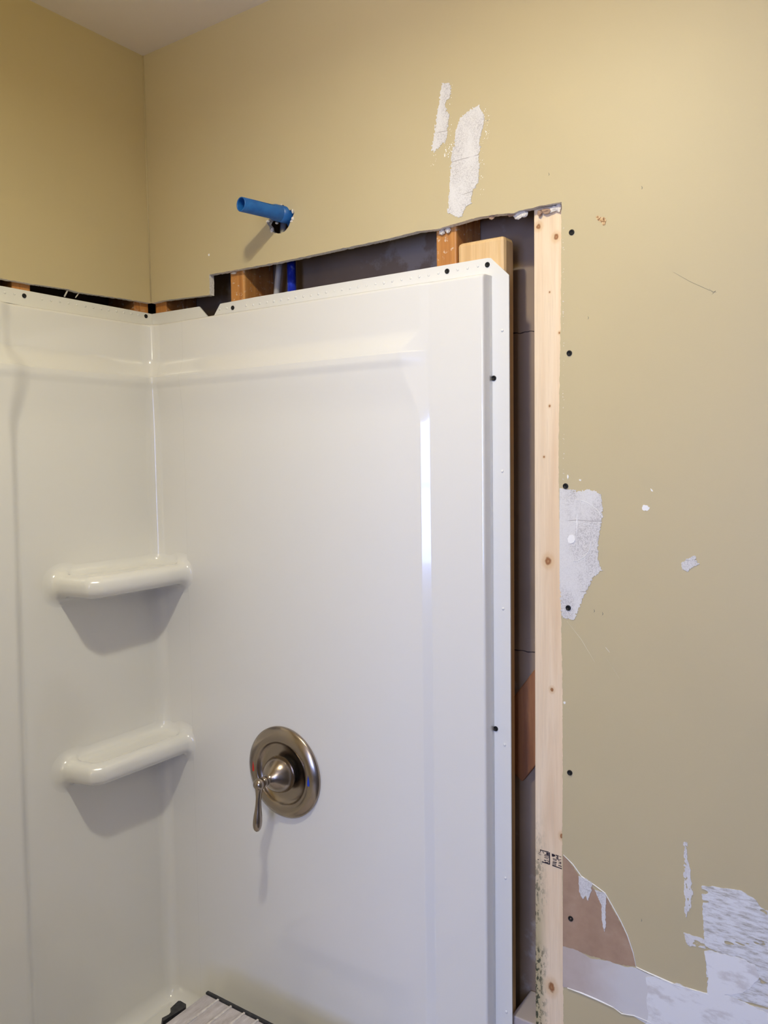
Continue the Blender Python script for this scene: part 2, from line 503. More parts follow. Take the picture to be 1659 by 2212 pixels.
board('wall_stud', -.1012, -TH-.0004, -.312, -.274, 0, H, M['oldwood'], 'old orange stud above the back panel flange at the left of the photo', sg)
# diagonal brace and block low in the gap
b1 = box_bm(-.05, .05, -.006, .006, -.11, .11, .002)
bmesh.ops.rotate(b1, verts=b1.verts, cent=(0, 0, 0), matrix=Matrix.Rotation(math.radians(36), 3, 'Y'))
bmesh.ops.translate(b1, verts=b1.verts, vec=(.850, .093, 1.135))
geom = bmesh.ops.bisect_plane(b1, geom=b1.verts[:]+b1.edges[:]+b1.faces[:], plane_co=(.8823, 0, 0), plane_no=(1, 0, 0), clear_outer=True)
bmesh.ops.holes_fill(b1, edges=[e for e in b1.edges if e.is_boundary])
tag(frombm('wood_brace', b1, M['darkwood']), 'dark orange brace board slanting in the narrow gap left of the pale stud', 'board')
tag(box('blocking', .835, .8823, .022, .100, .50, hit(1140, 2199, 1, .03).z, M['grout'], None, .002), 'pale block at the bottom of the narrow gap beside the pale stud', 'block')

# pipes in the cavity
p0 = hit(603, 578, 1, .062); p1 = hit(597, 640, 1, .062); dz = (p0-p1)/(p0.z-p1.z)
tag(tube('supply_pipe', [p0-dz*.5, p0+dz*.03+Vector((0, 0, 0)), p0+dz*.12], .0062, M['greypipe'], None, 20), 'thin pale grey pipe leaning in the wall cavity', 'pipe')
p0 = hit(630, 600, 1, .055)
tag(tube('water_pipe', [(p0.x, .055, 1.0), (p0.x, .055, 1.995)], .0088, M['pex'], None, 24), 'deep blue water pipe standing in the wall cavity', 'pipe')

# stub pipe for the shower arm
tip = hit(520, 441, 1, -.098); bs = hit(612, 462, 1, 0.0); bs.z -= .001
ax = (bs-tip).normalized(); L = (bs-tip).length
stub = empty('stub_pipe', bs)
tag(stub, 'open blue plastic pipe stub sticking out of a ragged wall hole', 'pipe')
o_ = tip-bs
ro, ri = .0128, .0108
lathe('pipe_tube', [(ri, .09), (ri, .002), (ri+.0004, 0), (ro-.0004, 0), (ro, .0008), (ro, L*.72), (ro+.001, L*.74), (ro+.0022, L*.79), (ro+.0022, L+.01)], o_, ax, M['bluepipe'], stub, 64, False)
lathe('pipe_inner_cap', [(.0001, .088), (ri, .088)], o_, ax, M['screw'], stub, 32, False)
for sgn in (1, -1):
    side = ax.cross(Vector((0, 0, 1))).normalized()*sgn
    a_ = (Vector((0, 0, 1))*.75+side*.66).normalized()*(ro)
    tube('mould_seam', [o_+ax*.004+a_, o_+ax*(L*.72)+a_], .0008, M['bluepipe'], stub, 8)
elb = []
for i in range(9):
    a = i/8*PI/2
    elb.append(o_+ax*(L+.010+.022*math.sin(a))+Vector((0, 0, -1))*(.022*(1-math.cos(a))))
elb.append(elb[-1]+Vector((0, 0, -.012)))
tube('pipe_elbow', [o_+ax*(L-.010)]+elb, .0152, M['bluepipe'], stub, 32)

# torn bits round the hole, at the cutout and flecks of paper
def chunk(name, c, size, m, parent, seed):
    bm = bmesh.new(); bmesh.ops.create_icosphere(bm, subdivisions=2, radius=1)
    for v in bm.verts:
        k_ = 1+.45*nz(v.co.x*1.6+seed, v.co.y*1.6, v.co.z*1.6)
        v.co = Vector((v.co.x*size[0]*k_+c[0], v.co.y*size[1]*k_+c[1], v.co.z*size[2]*k_+c[2]))
    return frombm(name, bm, m, parent)
for i, (x, y, w_, h_) in enumerate(((800, 235, .0022, .004), (800, 300, .004, .0035), (790, 325, .0035, .0022), (575, 325, .003, .003), (655, 340, .003, .002), (612, 405, .003, .005), (700, 178, .001, .003))):
    p = hit(440+x/4.1475, 400+y/4.1475, 1, .001)
    chunk('gypsum_crumb', p, (w_, .003, h_), M['gyps'], wall_back, i*3.1)
for i, (x, y, w_, h_, yy) in enumerate(((1062, 470, .005, .003, .006), (1120, 464, .010, .006, .009), (1133, 463, .006, .005, .008), (1105, 464, .008, .003, .008),
                                       (955, 502, .006, .0045, .010), (968, 498, .005, .004, .010), (1180, 456, .008, .004, .009), (1195, 452, .009, .0045, .010), (1206, 450, .005, .006, .010), (1166, 460, .004, .005, .009), (505, 590, .008, .002, .010))):
    p = hit(x, y, 1, yy)
    chunk('gypsum_crumb', p, (w_, .003, h_), M['gyps'] if i % 3 else M['torn'], wall_back, i*1.7+20)
for (x0, y0, x1, y1, w_) in ((148, 623, 139, 641, .0016), (172, 631, 163, 643, .0011)):
    a = hit(x0, y0, 0, -.006); b = hit(x1, y1, 0, -.009)
    tube('paper_strip', [a, b], w_, M['gyps'], wall_left, 6)

# ------------------------------------------------------------------ patches on the wall
def sdpoly(p, poly):
    x, y = p; d = 1e9; ins = False; n = len(poly); j = n-1
    for i in range(n):
        xi, yi = poly[i]; xj, yj = poly[j]
        ex, ey = xj-xi, yj-yi; wx, wy = x-xi, y-yi
        t = max(0, min(1, (wx*ex+wy*ey)/(ex*ex+ey*ey+1e-12)))
        dd = (wx-ex*t)**2+(wy-ey*t)**2
        if dd < d: d = dd
        if ((yi > y) != (yj > y)) and (x < (xj-xi)*(y-yi)/(yj-yi+1e-15)+xi): ins = not ins
        j = i
    d = math.sqrt(d)
    return d if ins else -d

def patch(name, pix, m, step=.0011, amp=.003, freq=160, seed=0, level=.0004, holes=0.0, hf=90, aniso=(1, 1), parent=None, margin=.004, clipx=None):
    poly = Wxz(pix)
    xs = [p[0] for p in poly]; zs = [p[1] for p in poly]
    x0, x1, z0, z1 = min(xs)-margin, max(xs)+margin, min(zs)-margin, max(zs)+margin
    nx, nz_ = int((x1-x0)/step)+2, int((z1-z0)/step)+2
    f = {}
    for i in range(nx):
        for j in range(nz_):
            x, z = x0+i*step, z0+j*step
            s = sdpoly((x, z), poly)
            if s > -margin*1.2:
                a, b = x*aniso[0], z*aniso[1]
                s += amp*(nz(a*freq, b*freq, seed)+.6*nz(a*freq*2.7, b*freq*2.7, seed+4))
                if holes:
                    h = nz(a*hf, b*hf, seed+9)+.6*nz(a*hf*3, b*hf*3, seed+12)
                    s = min(s, (holes-h)*.004)
                if clipx is not None: s = min(s, x-clipx)
            f[i, j] = s
    vs, fs, vid = [], [], {}
    def vert(key, pt):
        if key not in vid:
            vid[key] = len(vs); vs.append((pt[0], -level, pt[1]))
        return vid[key]
    for i in range(nx-1):
        for j in range(nz_-1):
            c = [(i, j), (i+1, j), (i+1, j+1), (i, j+1)]
            v = [f[q] for q in c]
            if max(v) <= 0: continue
            out = []
            for k_ in range(4):
                a, b = c[k_], c[(k_+1) % 4]; fa, fb = v[k_], v[(k_+1) % 4]
                if fa > 0: out.append(vert(a, (x0+a[0]*step, z0+a[1]*step)))
                if (fa > 0) != (fb > 0):
                    t = fa/(fa-fb); key = (min(a, b), max(a, b))
                    out.append(vert(key, (x0+(a[0]+(b[0]-a[0])*t)*step, z0+(a[1]+(b[1]-a[1])*t)*step)))
            if len(out) >= 3: fs.append(tuple(out))
    if not fs: return None
    o = mesh(name, vs, fs, m, parent or wall_back)
    md = o.modifiers.new('thick', 'SOLIDIFY'); md.thickness = level+.0001; md.offset = 0
    return o

def Z(z, ox, oy, s): return [(ox+x/s, oy+y/s) for x, y in z]
P1 = Z([(475, 185), (555, 190), (590, 210), (600, 300), (575, 400), (520, 430), (515, 480), (535, 560), (575, 620), (560, 740), (545, 850), (560, 900), (500, 1000), (430, 1060), (370, 1130), (335, 1110), (380, 800), (430, 480)], 880, 150, 6.32)
patch('spackle_patch', P1, M['spackle'], step=.0009, amp=.0030, freq=330, seed=1)
P2 = Z([(980, 490), (1010, 560), (1050, 640), (1040, 780), (1000, 900), (980, 1000), (1000, 1060), (970, 1200), (990, 1300), (975, 1420), (970, 1540), (900, 1640), (880, 1720), (870, 1820), (790, 1890), (750, 2000), (690, 2020), (600, 1980), (545, 1950), (560, 1860), (580, 1640), (590, 1400), (605, 1150), (640, 1050), (655, 860), (700, 720), (740, 640), (880, 540)], 880, 150, 6.32)
patch('spackle_patch', P2, M['spackle'], step=.0009, amp=.0032, freq=300, seed=2)
def flecks(box_, n, m, seed, smin=.0006, smax=.0022, parent=None):
    rnd = random.Random(seed)
    vs, fs = [], []
    for _ in range(n):
        p = hit(rnd.uniform(box_[0], box_[2]), rnd.uniform(box_[1], box_[3]))
        r = rnd.uniform(smin, smax)*rnd.random()**.5; kk = rnd.randint(5, 7); o0 = len(vs); a0 = rnd.random()*6
        for q in range(kk):
            a = a0+q*2*PI/kk; rr = r*rnd.uniform(.5, 1.2)
            vs.append((p.x+rr*math.cos(a)*.7, -.0004, p.z+rr*math.sin(a)))
        fs.append(tuple(range(o0, o0+kk)))
        vs.append((p.x, -.0001, p.z))
        for q in range(kk): fs.append((o0+q, o0+(q+1) % kk, len(vs)-1))
    return mesh('spackle_flecks', vs, fs, m, parent or wall_back)
tag(flecks((960, 300, 978, 340), 36, M['white'], 1, .0005, .002), None, None, kind='stuff')
tag(flecks((1045, 235, 1058, 300), 40, M['white'], 2, .0004, .0016), None, None, kind='stuff')
tag(flecks((930, 330, 950, 375), 12, M['white'], 3, .0004, .0015), None, None, kind='stuff')
tag(flecks((1034, 300, 1046, 440), 26, M['white'], 4, .0004, .0014), None, None, kind='stuff')
tag(flecks((971, 180, 978, 300), 24, M['white'], 5, .0004, .0013), None, None, kind='stuff')

s4 = 4.879
P3 = Z([(130, 165), (200, 175), (300, 200), (400, 195), (450, 180), (540, 205), (580, 260), (590, 350), (590, 480), (575, 580), (560, 660), (545, 780), (545, 900), (560, 970), (590, 1030), (540, 1070), (490, 1120), (440, 1220), (390, 1320), (350, 1420), (320, 1490), (290, 1555), (180, 1535), (160, 1500), (150, 1280), (120, 900), (120, 400)], 1180, 1020, s4)
sx = hit(1209, 1150).x
patch('spackle_patch', P3, M['spackle'], step=.0009, amp=.0032, freq=330, seed=3, clipx=sx)
def scratch(pts, w_, m, level=.0012, parent=None, name='scratch_mark'):
    q = [hit(x, y, 1, 0.0) for x, y in pts]
    vs, fs = [], []
    for i, p in enumerate(q):
        d = (q[min(i+1, len(q)-1)]-q[max(i-1, 0)]).normalized()
        nrm = Vector((-d.z, 0, d.x)); ww = w_ if 0 < i < len(q)-1 else w_*.35
        for sg_ in (1, -1):
            v = p+nrm*ww*.5*sg_; vs.append((v.x, -.0002, v.z))
        vs.append((p.x, -level, p.z))
    for i in range(len(q)-1):
        a = i*3; b = a+3
        fs += [(a, a+2, b+2, b), (a+2, a+1, b+1, b+2)]
    return mesh(name, vs, fs, m, parent or wall_back)
def arc(cx, cy, rx, ry, a0, a1, n=14):
    return [(cx+rx*math.cos(math.radians(a0+(a1-a0)*i/n)), cy+ry*math.sin(math.radians(a0+(a1-a0)*i/n))) for i in range(n+1)]
scratch([(x/s4+1180, y/s4+1020) for x, y in ((300, 290), (370, 298), (430, 318), (490, 355), (540, 400), (570, 440), (592, 480))], .0014, M['white'], .0011)
scratch([(x/s4+1180, y/s4+1020) for x, y in ((463, 725), (472, 760), (462, 810), (440, 850), (400, 895), (340, 930), (285, 938))], .0020, M['white'], .0012)
scratch([(x/s4+1180, y/s4+1020) for x, y in ((230, 517), (300, 522), (400, 540), (560, 570))], .0013, M['white'], .001)
scratch([(x/s4+1180, y/s4+1020) for x, y in ((330, 440), (325, 520), (320, 640))], .0042, M['white'], .0010)
patch('filled_hole', Z(arc(268, 705, 40, 48, 0, 330, 12), 1180, 1020, s4), M['white'], step=.0008, amp=.001, freq=300, seed=6, level=.0009)
P4 = [(1387, 1093), (1396, 1090), (1404, 1097), (1400, 1103), (1388, 1103)]
patch('spackle_dab', P4, M['white'], step=.0007, amp=.0012, freq=400, seed=8)
P5 = Z([(630, 1070), (700, 1040), (770, 995), (800, 1010), (790, 1050), (832, 1100), (760, 1140), (700, 1190), (640, 1170), (620, 1120)], 1360, 1020, 5.548)
patch('spackle_dab', P5, M['spackle'], step=.0008, amp=.0016, freq=300, seed=9)
for pts in ([(1226, 1024), (1229, 1030), (1227, 1036), (1225, 1030)], [(1251, 1035), (1256, 1036), (1255, 1039), (1251, 1038)], [(1405, 1055), (1409, 1058), (1411, 1062), (1407, 1061)],
            [(1217, 1515), (1222, 1516), (1221, 1521), (1218, 1520)], [(450, 549), (453, 548), (453, 553), (450, 553)]):
    patch('spackle_dab', pts, M['white'], step=.0006, amp=.0005, freq=500, seed=11)
patch('brown_chip', Z([(1110, 915), (1160, 890), (1230, 920), (1310, 930), (1345, 1000), (1320, 1100), (1270, 1110), (1230, 1030), (1190, 1020), (1140, 985)], 1180, 380, 10.37), M['chip'], step=.0006, amp=.0006, freq=350, seed=12)
scratch([(1225, 1342), (1255, 1380), (1285, 1430)], .0009, M['scratch'], .0006)
scratch([(1308, 1398), (1317, 1409)], .0011, M['white'], .0006)
scratch([(1312, 1425), (1338, 1465)], .0006, M['scratch'], .0005)
scratch([(1455, 588), (1490, 608), (1530, 626), (1548, 632)], .0005, M['pencil'], .0004)
scratch([(1532, 624), (1540, 632), (1546, 628), (1538, 636)], .0006, M['pencil'], .0004)
for (x, y) in ((1283, 1316), (1301, 1322), (1386, 402), (1185, 373), (1270, 683), (1474, 2191), (1385, 1984)):
    scratch([(x, y), (x+1.5, y+4), (x, y+7)], .0012 if x != 1474 else .003, M['pencil'], .0005)

# the damaged lower right: brown torn paper, old tape band, thin white primer
s7 = 2.724
PB = Z([(440, 175), (470, 200), (510, 250), (545, 300), (560, 420), (600, 440), (620, 370), (650, 400), (690, 450), (710, 430), (740, 490), (790, 580), (830, 660), (865, 760), (880, 835), (800, 830), (700, 800), (600, 770), (540, 745), (440, 715)], 1050, 1780, s7)
sx2 = hit(1216, 2000).x
patch('torn_paper', PB, M['torn'], step=.0013, amp=.0014, freq=160, seed=21, level=.0003, clipx=sx2)
patch('old_joint_tape', Z([(430, 712), (540, 742), (620, 790), (720, 805), (800, 835), (885, 845), (950, 880), (1100, 940), (1310, 1000), (1700, 1100), (1700, 1200), (980, 1200), (870, 1130), (820, 1120), (750, 1075), (480, 962), (430, 950)], 1050, 1780, s7), M['tape'], step=.0016, amp=.0010, freq=120, seed=22, level=.0005, clipx=sx2)
patch('white_primer', Z([(940, 900), (1000, 890), (1100, 940), (1310, 995), (1430, 1010), (1700, 1130), (1700, 1260), (940, 1260), (950, 1050)], 1050, 1780, s7), M['primer'], step=.002, amp=.004, freq=40, seed=23, level=.0009)
patch('thin_primer', Z([(1268, 362), (1400, 372), (1500, 390), (1570, 430), (1620, 490), (1700, 530), (1700, 1090), (1600, 1060), (1500, 1030), (1310, 1000), (1300, 900), (1285, 700), (1275, 500)], 1050, 1780, s7), M['spackthin'], step=.0016, amp=.0014, freq=140, seed=24, level=.0007, holes=.55, hf=60, aniso=(.5, 1.5))
patch('white_primer', Z([(1290, 745), (1380, 750), (1500, 790), (1590, 830), (1600, 900), (1560, 960), (1480, 1000), (1310, 1000), (1300, 880)], 1050, 1780, s7), M['primer'], step=.0018, amp=.003, freq=50, seed=25, level=.0010)
patch('white_drip', Z([(545, 305), (590, 318), (625, 345), (620, 390), (600, 450), (590, 420), (570, 440), (550, 400)], 1050, 1780, s7), M['spackle'], step=.0011, amp=.0012, freq=200, seed=26, level=.0008)
patch('white_drip', Z([(640, 385), (700, 405), (710, 430), (704, 500), (705, 600), (696, 640), (682, 560), (680, 470), (655, 420)], 1050, 1780, s7), M['spackle'], step=.0011, amp=.0010, freq=200, seed=27, level=.0008)
patch('primer_streak', Z([(1165, 105), (1180, 110), (1190, 220), (1210, 260), (1205, 330), (1215, 400), (1205, 500), (1180, 550), (1170, 500), (1165, 300)], 1050, 1780, s7), M['spackle'], step=.0010, amp=.0028, freq=180, seed=28, holes=.30, hf=110, aniso=(1.5, .7))
patch('primer_streak', Z([(1165, 640), (1220, 655), (1290, 680), (1290, 730), (1200, 715), (1175, 690)], 1050, 1780, s7), M['spackle'], step=.0011, amp=.0018, freq=200, seed=29, holes=.35, hf=100, aniso=(.6, 1.5))
scratch(Z([(455, 180), (510, 235), (560, 305), (640, 360), (700, 405), (740, 475), (790, 565), (830, 650), (865, 755), (885, 845)], 1050, 1780, s7), .0016, M['white'], .0016, name='lifted_paper_edge')
scratch(Z([(480, 962), (560, 992), (650, 1030), (750, 1077)], 1050, 1780, s7), .0042, M['white'], .0022, name='lifted_paper_edge')
scratch(Z([(885, 840), (950, 872), (1100, 938), (1310, 1000)], 1050, 1780, s7), .0022, M['white'], .0018, name='lifted_paper_edge')
scratch(Z([(750, 1077), (800, 1115), (870, 1125), (980, 1170)], 1050, 1780, s7), .0016, M['white'], .0018, name='lifted_paper_edge')
tag(flecks((1216, 450, 1219, 1050), 70, M['gyps'], 31, .0004, .0015), None, None, kind='stuff')

# ink stamp on the pale stud
def stroke(vs, fs, pts, w_, y):
    q = [hit(1130+a/13.825, 1800+b/13.825, 1, TH) for a, b in pts]
    for i in range(len(q)-1):
        d = (q[i+1]-q[i]).normalized(); nn = Vector((-d.z, 0, d.x))*w_*.5; o0 = len(vs)
        for v in (q[i]-nn, q[i+1]-nn, q[i+1]+nn, q[i]+nn): vs.append((v.x, y, v.z))
        fs.append((o0, o0+1, o0+2, o0+3))
vs, fs = [], []
px = .000072
for pts, w_ in (([(510, 500), (760, 565)], 22), ([(785, 570), (790, 935)], 26), ([(560, 850), (785, 925)], 26), ([(690, 605), (765, 625)], 60), ([(640, 640), (770, 680)], 16),
                ([(650, 690), (770, 720)], 14), ([(630, 720), (750, 762)], 16), ([(625, 800), (690, 820)], 22), ([(700, 790), (770, 850)], 12), ([(650, 855), (745, 885)], 18), ([(740, 830), (750, 900)], 10),
                ([(520, 480), (515, 560)], 18), ([(580, 540), (620, 600)], 14), ([(460, 560), (520, 590)], 12), ([(430, 780), (470, 790)], 20), ([(440, 600), (540, 650)], 10), ([(670, 630), (640, 680)], 12),
                ([(885, 615), (890, 700)], 55), ([(920, 640), (935, 690)], 50), ([(970, 655), (1060, 680)], 24), ([(1080, 690), (1135, 710)], 14), ([(1030, 690), (1035, 790)], 26), ([(995, 700), (1000, 770)], 16),
                ([(880, 745), (1005, 790)], 14), ([(885, 790), (1000, 815)], 14), ([(1060, 780), (1065, 840)], 12), ([(1060, 800), (1135, 790)], 14), ([(1070, 860), (1130, 880)], 18), ([(1125, 850), (1130, 920)], 14),
                ([(1055, 890), (1120, 915)], 14), ([(1045, 955), (1145, 990)], 20), ([(1130, 975), (1135, 1010)], 12), ([(870, 960), (1155, 1060)], 24), ([(885, 850), (1005, 870)], 16)):
    stroke(vs, fs, pts, w_*px, TH+.0001)
for i in range(6):
    stroke(vs, fs, [(885+i*20, 850+i*4), (875+i*20, 970+i*5)], 8*px, TH+.0001)
mesh('ink_stamp', vs, fs, M['ink'], nstud)

# ------------------------------------------------------------------ shower surround
def sm(x, a, b):
    t = np.clip((x-a)/(b-a), 0, 1); return t*t*(3-2*t)
ZB, ZS = .395, 1.874          # tub deck, top step under the flange
XC = .811                     # where the end panel steps back to its flange
COLD, BANDD, LIPD, LOWD, FLD = .0175, .0205, .034, .0265, -.010
def prof(z):
    """protrusion of the field as a function of height"""
    d = np.where(z > 1.80, BANDD, BANDD)
    d = d+(LIPD-BANDD)*(1-sm(z, 1.752, 1.800))
    d = np.where(z < 1.762, LIPD-(LIPD-LOWD)*(1-sm(z, 1.66, 1.762)) - 0.0*z, d)
    d = np.where(z < 1.752, d-.0022*(1-sm(z, 1.735, 1.752)), d)
    return d
def colprof(z):
    return COLD+0*z
def rise(z, x):
    """cove where the panel meets the tub deck and rounding at the top edge"""
    r = .030
    t = np.clip((ZB+r-z)/r, 0, 1)
    return r*(1-np.sqrt(np.clip(1-t*t, 0, 1)))
def topround(z, d):
    t = np.clip((z-(ZS-.006))/.006, 0, 1)
    return d-.006*(1-np.sqrt(np.clip(1-t*t, 0, 1)))
def depth_back(t, z):      # t measured from the corner along the left wall
    e = .349+.013*sm(1.75-z, 0, 1.0)-.016*(sm(z, 1.64, 1.745)*(1-sm(z, 1.755, 1.80)))
    wd_ = .014+.012*(sm(z, 1.60, 1.745)*(1-sm(z, 1.755, 1.80)))
    amp = .016-.008*sm(z, 1.752, 1.80)
    mid = sm(t, e-wd_, e+wd_)*(1-sm(t, 1.16, 1.19))
    d = prof(z)+amp*mid
    return topround(z, d)+rise(z, t)
def depth_end(x, z):
    w = .024*sm(z, 1.64, 1.752)*(1-sm(z, 1.76, 1.80))
    a_, b_ = .693-w*1.5, .713
    t_ = np.clip((x-a_)/(b_-a_), 0, 1); e_ = .16
    lin_ = np.where(t_ < e_, t_*t_/(2*e_), np.where(t_ > 1-e_, 1-e_-(1-t_)**2/(2*e_), t_-e_/2))/(1-e_)
    Fm = 1-lin_
    d = colprof(z)+(prof(z)-colprof(z))*Fm
    d = topround(z, d)
    # step back to the flange, rounded edge
    t = np.clip((x-(XC-.005))/.005, 0, 1)
    d = d-.004*(1-np.sqrt(np.clip(1-t*t, 0, 1)))
    return d+rise(z, x)
def ticks(lst):
    out = []
    for a, b, n in lst:
        out += list(np.linspace(a, b, n, endpoint=False))
    out.append(lst[-1][1])
    return np.array(out)
zt = ticks([(ZB, ZB+.032, 18), (ZB+.032, 1.60, 60), (1.60, 1.73, 30), (1.73, 1.765, 28), (1.765, 1.81, 20), (1.81, ZS-.008, 10), (ZS-.008, ZS, 12)])
R = .050
SX = .1210
# section path: s<0 runs down the left wall, then round the corner, then along the end wall
tl = ticks([(R, .29, 40), (.29, .38, 40), (.38, 1.17, 20), (1.17, 1.24, 16), (1.24, 1.545, 12)])[::-1]
an = np.linspace(0, PI/2, 30)[1:-1]
xr = ticks([(R, SX, 14)])
bp, bn = [], []
rows = []
for t in tl: rows.append(('L', t))
for a in an: rows.append(('C', a))
for x in xr: rows.append(('R', x))
vs = []
for (kd, s) in rows:
    if kd == 'L':
        d = depth_back(np.full_like(zt, s), zt)
        pts = np.stack([d, np.full_like(zt, -s), zt], 1)
    elif kd == 'R':
        d = depth_end(np.full_like(zt, s), zt)
        pts = np.stack([np.full_like(zt, s), -d, zt], 1)
    else:
        d = depth_end(np.full_like(zt, R), zt)
        cx = R; rr = R-d
        # centre of the fillet stays put: radius shrinks as the panel stands further out
        pts = np.stack([cx-rr*math.cos(s), -cx+rr*math.sin(s), zt], 1)
    vs.append(pts)
def gridmesh(name, arr, m, parent=None, flip=False):
    ns, nzz = arr.shape[0], arr.shape[1]
    v = arr.reshape(-1, 3)
    idx = np.arange(ns*nzz).reshape(ns, nzz)
    a, b, c, d = idx[:-1, :-1].ravel(), idx[1:, :-1].ravel(), idx[1:, 1:].ravel(), idx[:-1, 1:].ravel()
    fs = np.stack([a, b, c, d], 1)
    if flip: fs = fs[:, ::-1]
    return mesh(name, v.tolist(), fs.tolist(), m, parent, True)
back_panel = empty('shower_back_panel', (0.05, -.05, ZB))
tag(back_panel, 'glossy white shower wall panel wrapping the corner, with two corner shelves', 'shower panel')
def adopt(o, root):
    o.parent = root; o.matrix_parent_inverse = Matrix.Translation(root.location).inverted(); return o
g = gridmesh('panel_body', np.array(vs), M['gel'])
md = g.modifiers.new('thick', 'SOLIDIFY'); md.thickness = .003; md.offset = -1
adopt(g, back_panel)

xe = ticks([(.1195, .1215, 4), (.1215, .64, 30), (.64, .73, 90), (.73, XC-.006, 10), (XC-.006, XC, 12)])
vs = []
for x in xe:
    d = depth_end(np.full_like(zt, x), zt)+.0024
    vs.append(np.stack([np.full_like(zt, x), -d, zt], 1))
# wrap back to the flange at the outer edge, and at the seam to the panel behind
last = vs[-1]
for y_ in (.2, .6, 1.0):
    q_ = last.copy(); q_[:, 1] = last[:, 1]*(1-y_)+(-FLD)*y_; q_[:, 0] = XC+.0006*y_; vs.append(q_)
first = vs[0].copy(); first[:, 1] += .0024; vs.insert(0, first)
end_panel = empty('shower_end_panel', (.46, 0, ZB))
tag(end_panel, 'glossy white shower wall panel carrying the lever valve, with a nailing flange', 'shower panel')
g = gridmesh('panel_body', np.array(vs), M['gel'])
es = g.modifiers.new('thick', 'SOLIDIFY'); es.thickness = .0028; es.offset = -1
adopt(g, end_panel)

# flanges (flat plates set back in the plane of the studs)
ZF = 1.9040
def plate(name, loops, ax, front, back, m):
    if ax == 1: return slab(name, loops, lambda p, d: Vector((p[0], d, p[1])), front, back, [m, m, m])
    return slab(name, loops, lambda p, d: Vector((d, p[0], p[1])), front, back, [m, m, m])
fl = [(.1790, 1.8795), (.1985, 1.902), (.30, 1.9035), (.8035, ZF), (.8095, ZF-.001), (.8415, 1.872), (.8420, .40), (XC, .40), (XC, ZS-.012), (.1790, ZS-.012)]
g = plate('nailing_flange', [fl], 1, -FLD, -FLD+.0028, M['gelsat']); adopt(g, end_panel); fl_end = g
# rounded junction from panel face up to flange
def topcap(x0, x1, extra, root, left=False):
    n = 40
    xs_ = np.linspace(x0, x1, n)
    arr = []
    for x in xs_:
        col = []
        d0 = (depth_back if left else depth_end)(np.array([x]), np.array([ZS]))[0]+extra
        for k_ in range(9):
            t = k_/8
            dd = d0*(1-t)+(FLD)*t
            zz = ZS+.0005*t
            col.append((dd, -x, zz) if left else (x, -dd, zz))
        arr.append(col)
    g = gridmesh('panel_lip', np.array(arr), M['gel'], None, flip=left); adopt(g, root)
topcap(.121, XC, .0024, end_panel)
fl = [(-.0100, 1.9045), (.1370, 1.9035), (.1620, 1.8795), (.1785, 1.8790), (.1785, ZS-.012), (-.0100, ZS-.012)]
g = plate('nailing_flange', [fl], 1, -FLD+.0002, -FLD+.003, M['gelsat']); adopt(g, back_panel)
fl = [(-1.53, 1.9060), (-.35, 1.9085), (.0100, 1.9045), (.0100, ZS-.012), (-1.53, ZS-.012)]
g = plate('nailing_flange', [fl], 0, FLD, FLD-.0028, M['gelsat']); adopt(g, back_panel); fl_back = g
topcap(R, .1205, 0, back_panel); topcap(R, 1.52, 0, back_panel, True)
# corner piece of the lip
arr = []
for a in np.linspace(0, PI/2, 12):
    col = []
    d0 = depth_end(np.array([R]), np.array([ZS]))[0]
    for k_ in range(7):
        t = k_/6; rr = R-(d0*(1-t)+FLD*t)
        col.append((R-rr*math.cos(a), -R+rr*math.sin(a), ZS+.0005*t))
    arr.append(col)
# square out the remaining flange corner behind the fillet
g = gridmesh('panel_lip', np.array(arr), M['gel']); adopt(g, back_panel)
def filler():
    vs_, fs_ = [], []
    n_ = 12
    for i in range(n_+1):
        a = PI/2*i/n_; rr = R-FLD
        vs_.append((R-rr*math.cos(a), -R+rr*math.sin(a), ZS+.0005))
    vs_.append((FLD, -FLD, ZS+.0005))
    for i in range(n_): fs_.append((i, i+1, n_+1))
    adopt(mesh('panel_lip', vs_, fs_, M['gel']), back_panel)
filler()

# drill dimples in the flange
def dimples(pts, ax, val, root):
    for (x, z) in pts:
        bm = bmesh.new()
        bmesh.ops.create_uvsphere(bm, u_segments=12, v_segments=8, radius=.0024)
        for v in bm.verts:
            if ax == 1: v.co.y *= .62
            else: v.co.x *= .62
        c = Vector((x, val, z)) if ax == 1 else Vector((val, x, z))
        bmesh.ops.translate(bm, verts=bm.verts, vec=c)
        frombm('dimple', bm, M['gelsat'], root, True)
s2 = 4.1475
D1 = [(475, 668), (490, 666)]+[(440+x/s2, 400+y/s2) for x, y in ((380, 1080), (443, 1072), (503, 1060), (567, 1050), (628, 1040), (693, 1028), (757, 1018), (825, 1006), (893, 995), (960, 986), (1027, 974), (1098, 961), (1168, 948), (1238, 937), (1311, 924), (1383, 911), (1459, 899), (1538, 885), (1612, 872))]
D1 += [(x/3.318+800, y/3.318+400) for x, y in ((97, 702), (157, 688), (224, 677), (288, 665), (350, 656), (418, 645), (487, 630), (627, 605), (697, 595), (770, 580))]
D1 += [(1085, 714), (1085, 1018), (1087, 1315), (1090, 1609), (1092, 1897), (1094, 2186)]
pts = []
for (x, y) in D1:
    p = hit(x, y, 1, -FLD); pts.append((p.x, p.z))
dimples(pts, 1, -FLD, fl_end)
D2 = [(x/4.879, 600+y/4.879) for x, y in ((50, 157), (152, 172), (443, 225), (540, 241), (631, 253), (722, 268), (810, 287), (898, 299), (983, 313), (1067, 328), (1145, 341), (1228, 353), (1305, 366), (1383, 379), (1458, 391))]
pts = []
for (x, y) in D2:
    p = hit(x, y, 0, FLD); pts.append((p.y, p.z))
dimples(pts, 0, FLD, fl_back)

